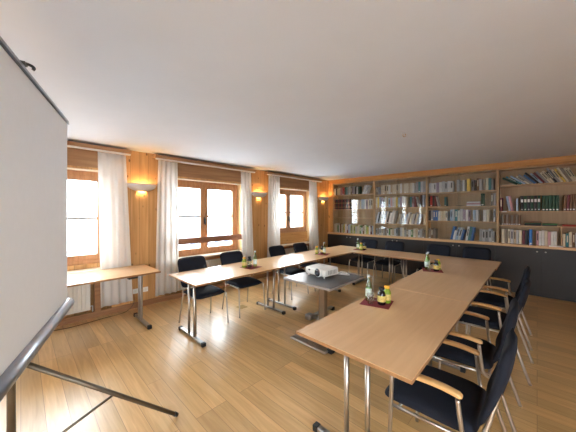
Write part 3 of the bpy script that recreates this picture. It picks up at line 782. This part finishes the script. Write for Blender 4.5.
ORD = ['first', 'second', 'third', 'fourth', 'fifth', 'sixth', 'seventh', 'eighth', 'ninth', 'tenth', 'eleventh', 'twelfth', 'thirteenth', 'fourteenth', 'fifteenth', 'sixteenth', 'seventeenth', 'eighteenth', 'nineteenth', 'twentieth']
ORD += ['twenty-'+o for o in ORD[:9]]+['thirtieth']+['thirty-'+o for o in ORD[:9]]
nbooks = 0; rowcount = {}
BAYL = ['corner bookcase', 'second bookcase', 'third bookcase', 'right-hand bookcase']
ROWL = ['top', 'second', 'third', 'bottom']
def put(bay, row, col, kind, x, z, w, d, h, lean=0.0, flat=False, noun=None, yoff=0.0):
    global nbooks
    nbooks += 1
    k = rowcount.get((bay, row), 0); rowcount[bay, row] = k+1
    o = bpy.data.objects.new('book' if kind != 'label' else 'ring_binder', book_mesh(col, kind)); C.objects.link(o)
    o.scale = (w, d, h); y = 6.945+yoff
    if flat:
        # lying: thickness vertical, height along x
        o.rotation_euler = (0, PI/2, 0); o.location = (x, y, z+w)
    else:
        a = lean; o.rotation_euler = (0, a, 0)
        if a >= 0: # leaning right: right foot on the shelf
            o.location = (x, y, z+w*math.sin(a))
        else: o.location = (x, y, z)
    what = noun or ('binder' if kind == 'label' else 'book')
    state = 'flat-lying ' if flat else ('leaning ' if abs(lean) > 0.06 else '')
    o['label'] = '%s%s %s, %s from left on the %s shelf of the %s' % (state, col, what, ORD[k], ROWL[row], BAYL[bay])
    o['category'] = what
    o['group'] = '%s on the %s shelf of the %s' % ('binders' if what == 'binder' else 'books', ROWL[row], BAYL[bay])
def zs(bay, row):
    return Z0+0.0 if row == 3 else SH[bay][row]
def run(bay, row, f0, f1, cols, hs, w=(0.03, 0.06), lean=0.0, kinds=('plain', 'title', 'foot', 'plain'), d=0.17, step=0.003):
    """fill the shelf from fraction f0 to f1 of the bay with upright or leaning books"""
    a = BX[bay]+0.022; b = BX[bay+1]-0.022; x = a+(b-a)*f0; xe = a+(b-a)*f1; z = zs(bay, row); k = 0
    while True:
        ww = random.uniform(*w); sp = ww/math.cos(lean)+step
        hh = random.uniform(*hs) if isinstance(hs, tuple) else hs
        ext = (hh*math.sin(lean) if lean > 0 and False else 0)
        if x+sp > xe: break
        col = cols[k % len(cols)] if isinstance(cols, list) else random.choice(cols)
        put(bay, row, col, random.choice(kinds), x, z, ww, d*random.uniform(0.9, 1.05), hh, lean)
        x += sp; k += 1
    return x
def stack(bay, row, f0, cols, h=0.24, w=0.022):
    a = BX[bay]+0.022; b = BX[bay+1]-0.022; x = a+(b-a)*f0; z = zs(bay, row)
    for c in cols:
        put(bay, row, c, 'plain', x+random.uniform(0, .01), z, w, 0.17, h*random.uniform(0.93, 1), 0, True); z += w+0.0008

R_ = math.radians
# corner bookcase
run(0, 0, 0.01, 0.23, ['white', 'black', 'cream', 'cream', 'pink'], (0.20, 0.24), (0.045, 0.06))
run(0, 0, 0.23, 0.30, ['red'], (0.23, 0.235), (0.055, 0.06))
run(0, 0, 0.29, 0.70, ['dark green', 'teal', 'grey', 'pale grey', 'taupe', 'mauve', 'grey', 'black', 'pale grey'], (0.21, 0.25), (0.04, 0.055))
run(0, 0, 0.72, 0.84, ['pale grey', 'white'], (0.25, 0.255), (0.028, 0.034), R_(22))
run(0, 1, 0.01, 0.47, ['maroon', 'black', 'maroon', 'black'], (0.305, 0.31), (0.055, 0.06), kinds=('band',), d=0.2)
run(0, 1, 0.50, 1.0, ['pale blue', 'white', 'mauve', 'cream', 'pale grey', 'cream', 'pale blue'], (0.24, 0.31), (0.04, 0.055))
run(0, 3, 0.01, 1.0, ['cream', 'cream', 'green', 'white', 'brown', 'cream', 'lime green', 'yellow', 'white', 'maroon', 'pale blue', 'pale grey', 'lime green', 'cream', 'lime green', 'pale grey'], (0.19, 0.30), (0.036, 0.055))
# second bookcase
run(1, 0, 0.02, 0.13, ['taupe', 'grey', 'taupe'], (0.20, 0.22), (0.045, 0.055))
run(1, 0, 0.13, 0.82, ['cream', 'cream', 'beige', 'cream', 'white', 'beige'], (0.25, 0.265), (0.045, 0.055))
run(1, 0, 0.82, 1.0, ['grey', 'teal', 'pale grey'], (0.27, 0.29), (0.05, 0.06))
run(1, 1, 0.01, 0.70, ['cream', 'yellow', 'pale blue', 'mauve', 'pale grey', 'white', 'beige', 'pale blue', 'pink', 'pale grey'], (0.25, 0.30), (0.042, 0.055))
run(1, 1, 0.71, 0.86, ['teal', 'mauve', 'maroon'], (0.25, 0.28), (0.045, 0.055))
run(1, 1, 0.86, 0.90, ['white'], (0.26, 0.262), (0.028, 0.03), R_(-14))
run(1, 1, 0.90, 1.0, ['black', 'pale blue'], (0.29, 0.30), (0.045, 0.05))
run(1, 2, 0.01, 0.40, ['white', 'black', 'white', 'pale grey', 'white', 'pale blue'], (0.30, 0.36), (0.034, 0.045), R_(13))
run(1, 2, 0.46, 0.90, ['cream', 'pale grey', 'grey', 'cream', 'pale blue', 'white', 'taupe'], (0.26, 0.31), (0.034, 0.045), R_(13))
run(1, 2, 0.955, 1.0, ['cream', 'white'], (0.26, 0.28), (0.03, 0.035))
run(1, 3, 0.01, 1.0, ['grey', 'taupe', 'pale grey', 'cream', 'grey', 'taupe', 'white', 'green', 'cream', 'beige', 'pale grey'], (0.18, 0.25), (0.042, 0.058))
# third bookcase
run(2, 0, 0.02, 0.42, ['pale grey', 'white', 'white', 'mauve', 'white', 'pale grey'], (0.23, 0.265), (0.045, 0.058))
run(2, 0, 0.46, 0.60, ['pale grey', 'taupe', 'white'], (0.24, 0.27), (0.045, 0.055))
run(2, 0, 0.61, 0.67, ['yellow'], (0.275, 0.28), (0.055, 0.06))
run(2, 0, 0.67, 1.0, ['grey', 'black', 'brown', 'pale grey', 'taupe', 'cream', 'teal'], (0.23, 0.27), (0.042, 0.055))
run(2, 1, 0.01, 0.16, ['black', 'red', 'black', 'maroon'], (0.25, 0.27), (0.035, 0.045))
run(2, 1, 0.165, 0.19, ['white'], 0.24, (0.028, 0.03), R_(-12))
run(2, 1, 0.27, 0.32, ['teal'], (0.21, 0.22), (0.04, 0.045))
stack(2, 1, 0.45, ['black'], 0.14, 0.012)
stack(2, 1, 0.60, ['white', 'pink', 'white'], 0.26, 0.032)
run(2, 1, 0.80, 0.87, ['dark green'], (0.27, 0.275), (0.055, 0.06))
run(2, 1, 0.93, 1.0, ['taupe', 'grey'], (0.26, 0.27), (0.04, 0.045))
run(2, 2, 0.01, 0.17, ['black', 'grey', 'blue', 'bright blue'], (0.24, 0.27), (0.04, 0.055))
run(2, 2, 0.17, 0.36, ['white', 'cream', 'cream'], (0.22, 0.25), (0.04, 0.055))
run(2, 2, 0.36, 0.80, ['pale blue', 'pale grey', 'teal', 'white', 'pale grey', 'mauve', 'white', 'mauve', 'taupe'], (0.24, 0.28), (0.042, 0.055))
run(2, 2, 0.83, 0.93, ['white', 'cream'], (0.25, 0.26), (0.05, 0.055))
run(2, 2, 0.96, 1.0, ['pale grey'], (0.26, 0.27), (0.03, 0.035))
run(2, 3, 0.01, 0.17, ['taupe', 'brown', 'taupe', 'green'], (0.24, 0.28), (0.045, 0.055))
run(2, 3, 0.36, 0.58, ['blue', 'white', 'pale blue', 'white', 'blue'], (0.22, 0.33), (0.04, 0.05), R_(12))
run(2, 3, 0.585, 0.72, ['white', 'teal', 'blue'], (0.30, 0.32), (0.04, 0.05), R_(8))
run(2, 3, 0.78, 1.0, ['grey', 'pale grey', 'grey', 'pale grey'], (0.22, 0.30), (0.045, 0.055))
# right-hand bookcase
stack(3, 0, 0.03, ['beige'], 0.2, 0.02)
x = BX[3]+0.022+0.23
cols = ['dark green', 'teal', 'pale blue', 'cream', 'grey', 'blue', 'black', 'pale blue', 'maroon', 'grey', 'cream', 'cream', 'black', 'grey', 'cream', 'yellow', 'cream', 'taupe', 'cream', 'cream']
leanv = [58, 55, 52, 49, 46, 43, 41, 38, 36, 34, 33, 32, 31, 30, 29, 28, 27, 26, 25, 24]
x += 0.05
for c, lv in zip(cols, leanv):
    a = -R_(lv); w = 0.029; h = random.uniform(0.24, 0.29) if lv > 30 else random.uniform(0.27, 0.325)
    put(3, 0, c, random.choice(('plain', 'title')), x, zs(3, 0), w, 0.16, h, a)
    x += w/math.cos(a)+0.004
run(3, 1, 0.01, 0.07, ['maroon', 'white'], (0.26, 0.28), (0.035, 0.045))
run(3, 1, 0.115, 0.19, ['pale blue', 'pink'], (0.29, 0.31), (0.035, 0.04), R_(-9))
run(3, 1, 0.20, 0.25, ['pale blue', 'white'], (0.24, 0.28), (0.028, 0.032))
run(3, 1, 0.25, 0.48, ['black', 'dark green'], (0.30, 0.302), (0.044, 0.046), kinds=('label',), d=0.2)
run(3, 1, 0.48, 0.68, ['dark green'], (0.295, 0.30), (0.042, 0.045), kinds=('foot',), d=0.2)
run(3, 1, 0.69, 0.83, ['brown', 'maroon', 'brown'], (0.28, 0.31), (0.032, 0.04), R_(4), kinds=('foot',))
run(3, 2, 0.03, 0.28, ['taupe', 'brown'], (0.20, 0.22), (0.032, 0.036), kinds=('foot',))
stack(3, 2, 0.29, ['black', 'dark green', 'brown'], 0.25, 0.027)
stack(3, 2, 0.48, ['black', 'green'], 0.2, 0.022)
run(3, 3, 0.03, 0.27, ['cream', 'taupe', 'cream', 'pale grey', 'beige', 'pale grey'], (0.28, 0.30), (0.036, 0.05))
run(3, 3, 0.27, 0.34, ['maroon', 'black'], (0.26, 0.28), (0.036, 0.045))
run(3, 3, 0.345, 0.41, ['bright blue'], (0.29, 0.30), (0.045, 0.05), kinds=('foot',))
run(3, 3, 0.42, 0.655, ['pink', 'white', 'white', 'cream'], (0.27, 0.30), (0.034, 0.042))
run(3, 3, 0.685, 0.84, ['cream', 'teal', 'cream', 'brown', 'pale grey', 'orange', 'brown', 'maroon'], (0.22, 0.28), (0.032, 0.042))
print('BOOKS', nbooks)
bm = B(); box(bm, 0.34, 0.62, 6.96, 7.14, 1.342, 1.375, 0.01, 3)
tag(obj('folded_cloth', bm, M['red_cloth']), 'folded red cloth on the third shelf of the right-hand bookcase', 'cloth')
# paper on the worktop, small label on a shelf edge
bm = B(); box(bm, 0.16, 0.34, 6.823, 6.90, 0.966, 0.986, 0.002, 1)
tag(obj('leaflet_pile', bm, M['paper']), 'flat pile of white paper on the worktop edge', 'paper')
bm = B(); box(bm, -0.52, -0.45, 6.934, 6.9365, 1.611, 1.627)
tag(obj('shelf_label', bm, M['paper']), 'small white label on the shelf edge under the binders', 'label')

# ------------------------------------------------------------------ drinks on the tables
def water_bottle(label, loc):
    r = thing('water_bottle', label, 'bottle', loc, 0, 'green glass water bottles')
    bm = B(); lathe(bm, [(0.026, 0), (0.029, 0.006), (0.029, 0.13), (0.026, 0.155), (0.016, 0.185), (0.0125, 0.21), (0.0125, 0.235)]); obj('glass_body', bm, M['green_glass'], r)
    bm = B(); lathe(bm, [(0.0295, 0.045), (0.0298, 0.05), (0.0298, 0.115), (0.0295, 0.12)]); obj('body_label', bm, M['bottle_label'], r)
    bm = B(); lathe(bm, [(0.015, 0.228), (0.0155, 0.232), (0.0155, 0.248), (0.014, 0.252)]); obj('cap', bm, M['cap'], r)
    return r
def juice(name, label, loc, liquid, lab, cap):
    r = thing(name, label, 'bottle', loc, 0, 'small juice bottles')
    bm = B(); lathe(bm, [(0.0307, 0.0000), (0.0366, 0.0072), (0.0366, 0.0900), (0.0319, 0.1104), (0.0224, 0.1248), (0.0201, 0.1416)]); obj('bottle_body', bm, liquid, r)
    bm = B(); lathe(bm, [(0.0368, 0.0300), (0.0375, 0.0336), (0.0375, 0.0816), (0.0368, 0.0852)]); obj('body_label', bm, lab, r)
    bm = B(); lathe(bm, [(0.0236, 0.1344), (0.0248, 0.1392), (0.0248, 0.1560), (0.0224, 0.1596)]); obj('cap', bm, cap, r)
    return r
def tumbler(label, loc):
    bm = B(); lathe(bm, [(0.024, 0.0), (0.028, 0.004), (0.033, 0.09), (0.0315, 0.09), (0.0265, 0.008)])
    return tag(obj('drinking_glass', bm, M['glass'], None, loc), label, 'glass', 'drinking glasses')
wb0 = jd0 = jg0 = tg0 = None
Z = 0.74
clusters = [  # napkin centre, angle, place phrase, items
 ((-1.10, 2.36), 12, 'on the foreground table', [('w', -0.085, 0.0), ('t', -0.035, 0.03), ('t', -0.03, -0.07), ('d', 0.055, -0.02), ('g', 0.07, 0.065)]),
 ((-1.12, 4.25), 20, 'at the back of the right-hand table', [('w', -0.075, -0.005), ('w', -0.09, 0.10), ('t', -0.02, -0.09), ('d', 0.055, -0.02), ('g', 0.05, 0.10)]),
 ((-2.95, 5.46), 10, 'at the far corner where the rows meet', [('w', -0.06, 0.0), ('g', 0.045, -0.03), ('t', 0.02, 0.06), ('d', 0.09, 0.04)]),
 ((-3.19, 4.33), 15, 'on the window-side table near the far row', [('w', 0.06, -0.02), ('g', -0.10, -0.06), ('d', -0.04, 0.04), ('t', 0.0, -0.10)]),
 ((-3.24, 2.52), 5, 'on the window-side table before the middle window', [('w', 0.035, 0.05), ('g', -0.06, -0.09), ('d', -0.045, 0.0), ('t', 0.03, -0.06)])]
for (cx, cy), an, where, items in clusters:
    bm = B(); box(bm, -0.13, 0.13, -0.13, 0.13, 0.0, 0.0022, 0.0008, 1)
    o = obj('napkin', bm, M['napkin'], None, (cx, cy, Z), R_(an+0)); tag(o, 'square maroon napkin '+where, 'napkin', 'maroon napkins')
    nw = 0
    for kind, dx, dy in items:
        p = (cx+dx, cy+dy, Z+0.0025)
        if kind == 'w':
            many = sum(1 for q in items if q[0] == 'w') > 1
            pre = ('front ' if nw == 0 else 'rear ') if many else ''
            lb = pre+'green glass water bottle '+where; nw += 1
            if wb0 is None: wb0 = water_bottle(lb, p)
            else: dup(wb0, lb, p)
        if kind == 'd':
            lb = 'dark juice bottle with yellow label '+where
            if jd0 is None: jd0 = juice('juice_bottle', lb, p, M['juice_dark'], M['label_yel'], M['black'])
            else: dup(jd0, lb, p)
        if kind == 'g':
            lb = 'yellow-green juice bottle '+where
            if jg0 is None: jg0 = juice('juice_bottle', lb, p, M['juice_green'], M['label_yel'], M['cap_org'])
            else: dup(jg0, lb, p)
        if kind == 't':
            nt_ = sum(1 for q in items if q[0] == 't'); tn = items.index((kind, dx, dy))
            lb = ('front ' if dy < 0 else 'rear ')*(nt_ > 1)+'clear drinking glass '+where
            if tg0 is None: tg0 = tumbler(lb, p)
            else: dup(tg0, lb, p)

# ceiling hook
r = thing('ceiling_hook', 'small brass hook screwed into the ceiling', 'hook', (-1.25, 3.44, H))
bm = B(); lathe(bm, [(0.006, -0.012), (0.022, -0.008), (0.026, 0.0)], n=16); obj('rose', bm, M['ceiling'], r)
bm = B(); tube(bm, [(0, 0, -0.008), (0, 0, -0.035)]+[(0.018-0.018*math.cos(a), 0, -0.035-0.018*math.sin(a)) for a in [PI*k/8*1.4 for k in range(1, 9)]], 0.004, 8); obj('hook', bm, M['brass'], r)

# ------------------------------------------------------------------ outside
bm = B(); box(bm, -140, XW-0.6, -90, 130, -3.3, -3.0); box(bm, XW-0.6, 60, -90, YF-0.6, -3.3, -3.0); box(bm, XR+0.6, 60, YF-0.6, 60, -3.3, -3.0)
o = struct('snow_ground', bm, M['snow'])
bm = B(); n = 40; g = []
for i in range(n+1):
    row = []
    for j in range(13):
        y = -40+170*i/n; t = j/12
        row.append(bm.verts.new((-60-40*t, y, -3.0+(20+9*math.sin(y*0.06)+3*math.sin(y*0.17+1))*t**1.3)))
    g.append(row)
for i in range(n):
    for j in range(12):
        f = bm.faces.new((g[i][j], g[i+1][j], g[i+1][j+1], g[i][j+1])); f.smooth = True
struct('snow_slope', bm, M['snow'])
hs = thing('house', 'pale house standing in the snow, seen through the middle window', 'building', (-30.5, 14.7, -3.0), R_(20))
bm = B(); box(bm, -3, 3, -4, 4, 0, 2.2); obj('wall', bm, M['plaster_house'], hs)
bm = B(); v = [bm.verts.new(p) for p in ((-3.4, -4.4, 2.2), (3.4, -4.4, 2.2), (3.4, 4.4, 2.2), (-3.4, 4.4, 2.2), (0, -4.4, 3.3), (0, 4.4, 3.3))]
for q in ((0, 1, 4), (1, 2, 5, 4), (2, 3, 5), (3, 0, 4, 5), (3, 2, 1, 0)): bm.faces.new([v[k] for k in q])
obj('roof', bm, M['snow'], hs)
for k in range(4):
    bm = B(); box(bm, 3.0, 3.03, -3.4+k*1.9, -2.4+k*1.9, 0.8, 1.8); obj('window', bm, M['house_window'], hs)

# ------------------------------------------------------------------ light
w = bpy.data.worlds.new('world'); bpy.context.scene.world = w; w.use_nodes = True
bg = w.node_tree.nodes['Background']; bg.inputs['Color'].default_value = (0.86, 0.93, 1.0, 1); bg.inputs['Strength'].default_value = 4.6
for a, b in FILL_FWIN:
    l = bpy.data.lights.new('portal', 'AREA'); l.shape = 'RECTANGLE'; l.size = b-a; l.size_y = LZ-0.8
    l.cycles.is_portal = True
    lo = bpy.data.objects.new('daylight_portal', l); C.objects.link(lo)
    lo.location = ((a+b)/2, YF-0.12, (LZ+0.8)/2); lo.rotation_euler = (PI/2, 0, 0)
for a, b in FILL_RWIN:
    l = bpy.data.lights.new('portal', 'AREA'); l.shape = 'RECTANGLE'; l.size = b-a; l.size_y = LZ-0.8
    l.cycles.is_portal = True
    lo = bpy.data.objects.new('daylight_portal', l); C.objects.link(lo)
    lo.location = (XR+0.12, (a+b)/2, (LZ+0.8)/2); lo.rotation_euler = (PI/2, 0, PI/2)
for i, (y0, y1, zb) in enumerate(WIN):
    l = bpy.data.lights.new('portal', 'AREA'); l.shape = 'RECTANGLE'; l.size = y1-y0; l.size_y = LZ-zb
    l.cycles.is_portal = True
    lo = bpy.data.objects.new('daylight_portal', l); C.objects.link(lo)
    lo.location = (XW-0.29, (y0+y1)/2, (LZ+zb)/2); lo.rotation_euler = (PI/2, 0, -PI/2)

# ------------------------------------------------------------------ camera
cam = bpy.data.cameras.new('camera'); co = bpy.data.objects.new('camera', cam); C.objects.link(co)
cam.sensor_width = 36; cam.lens = 258/576*36; cam.shift_y = -3.5/576; cam.clip_start = 0.05; cam.clip_end = 500
co.location = (0, 0, 1.6); co.rotation_euler = (PI/2, 0, R_(44))
s = bpy.context.scene; s.camera = co
s.view_settings.view_transform = 'Standard'; s.view_settings.look = 'None'; s.view_settings.gamma = 1
s.view_settings.use_curve_mapping = False; s.view_settings.exposure = 2.52
s.cycles.use_denoising = True; s.cycles.max_bounces = 10; s.cycles.diffuse_bounces = 6; s.cycles.transparent_max_bounces = 16
s.cycles.sample_clamp_indirect = 6; s.cycles.caustics_reflective = False; s.cycles.caustics_refractive = False
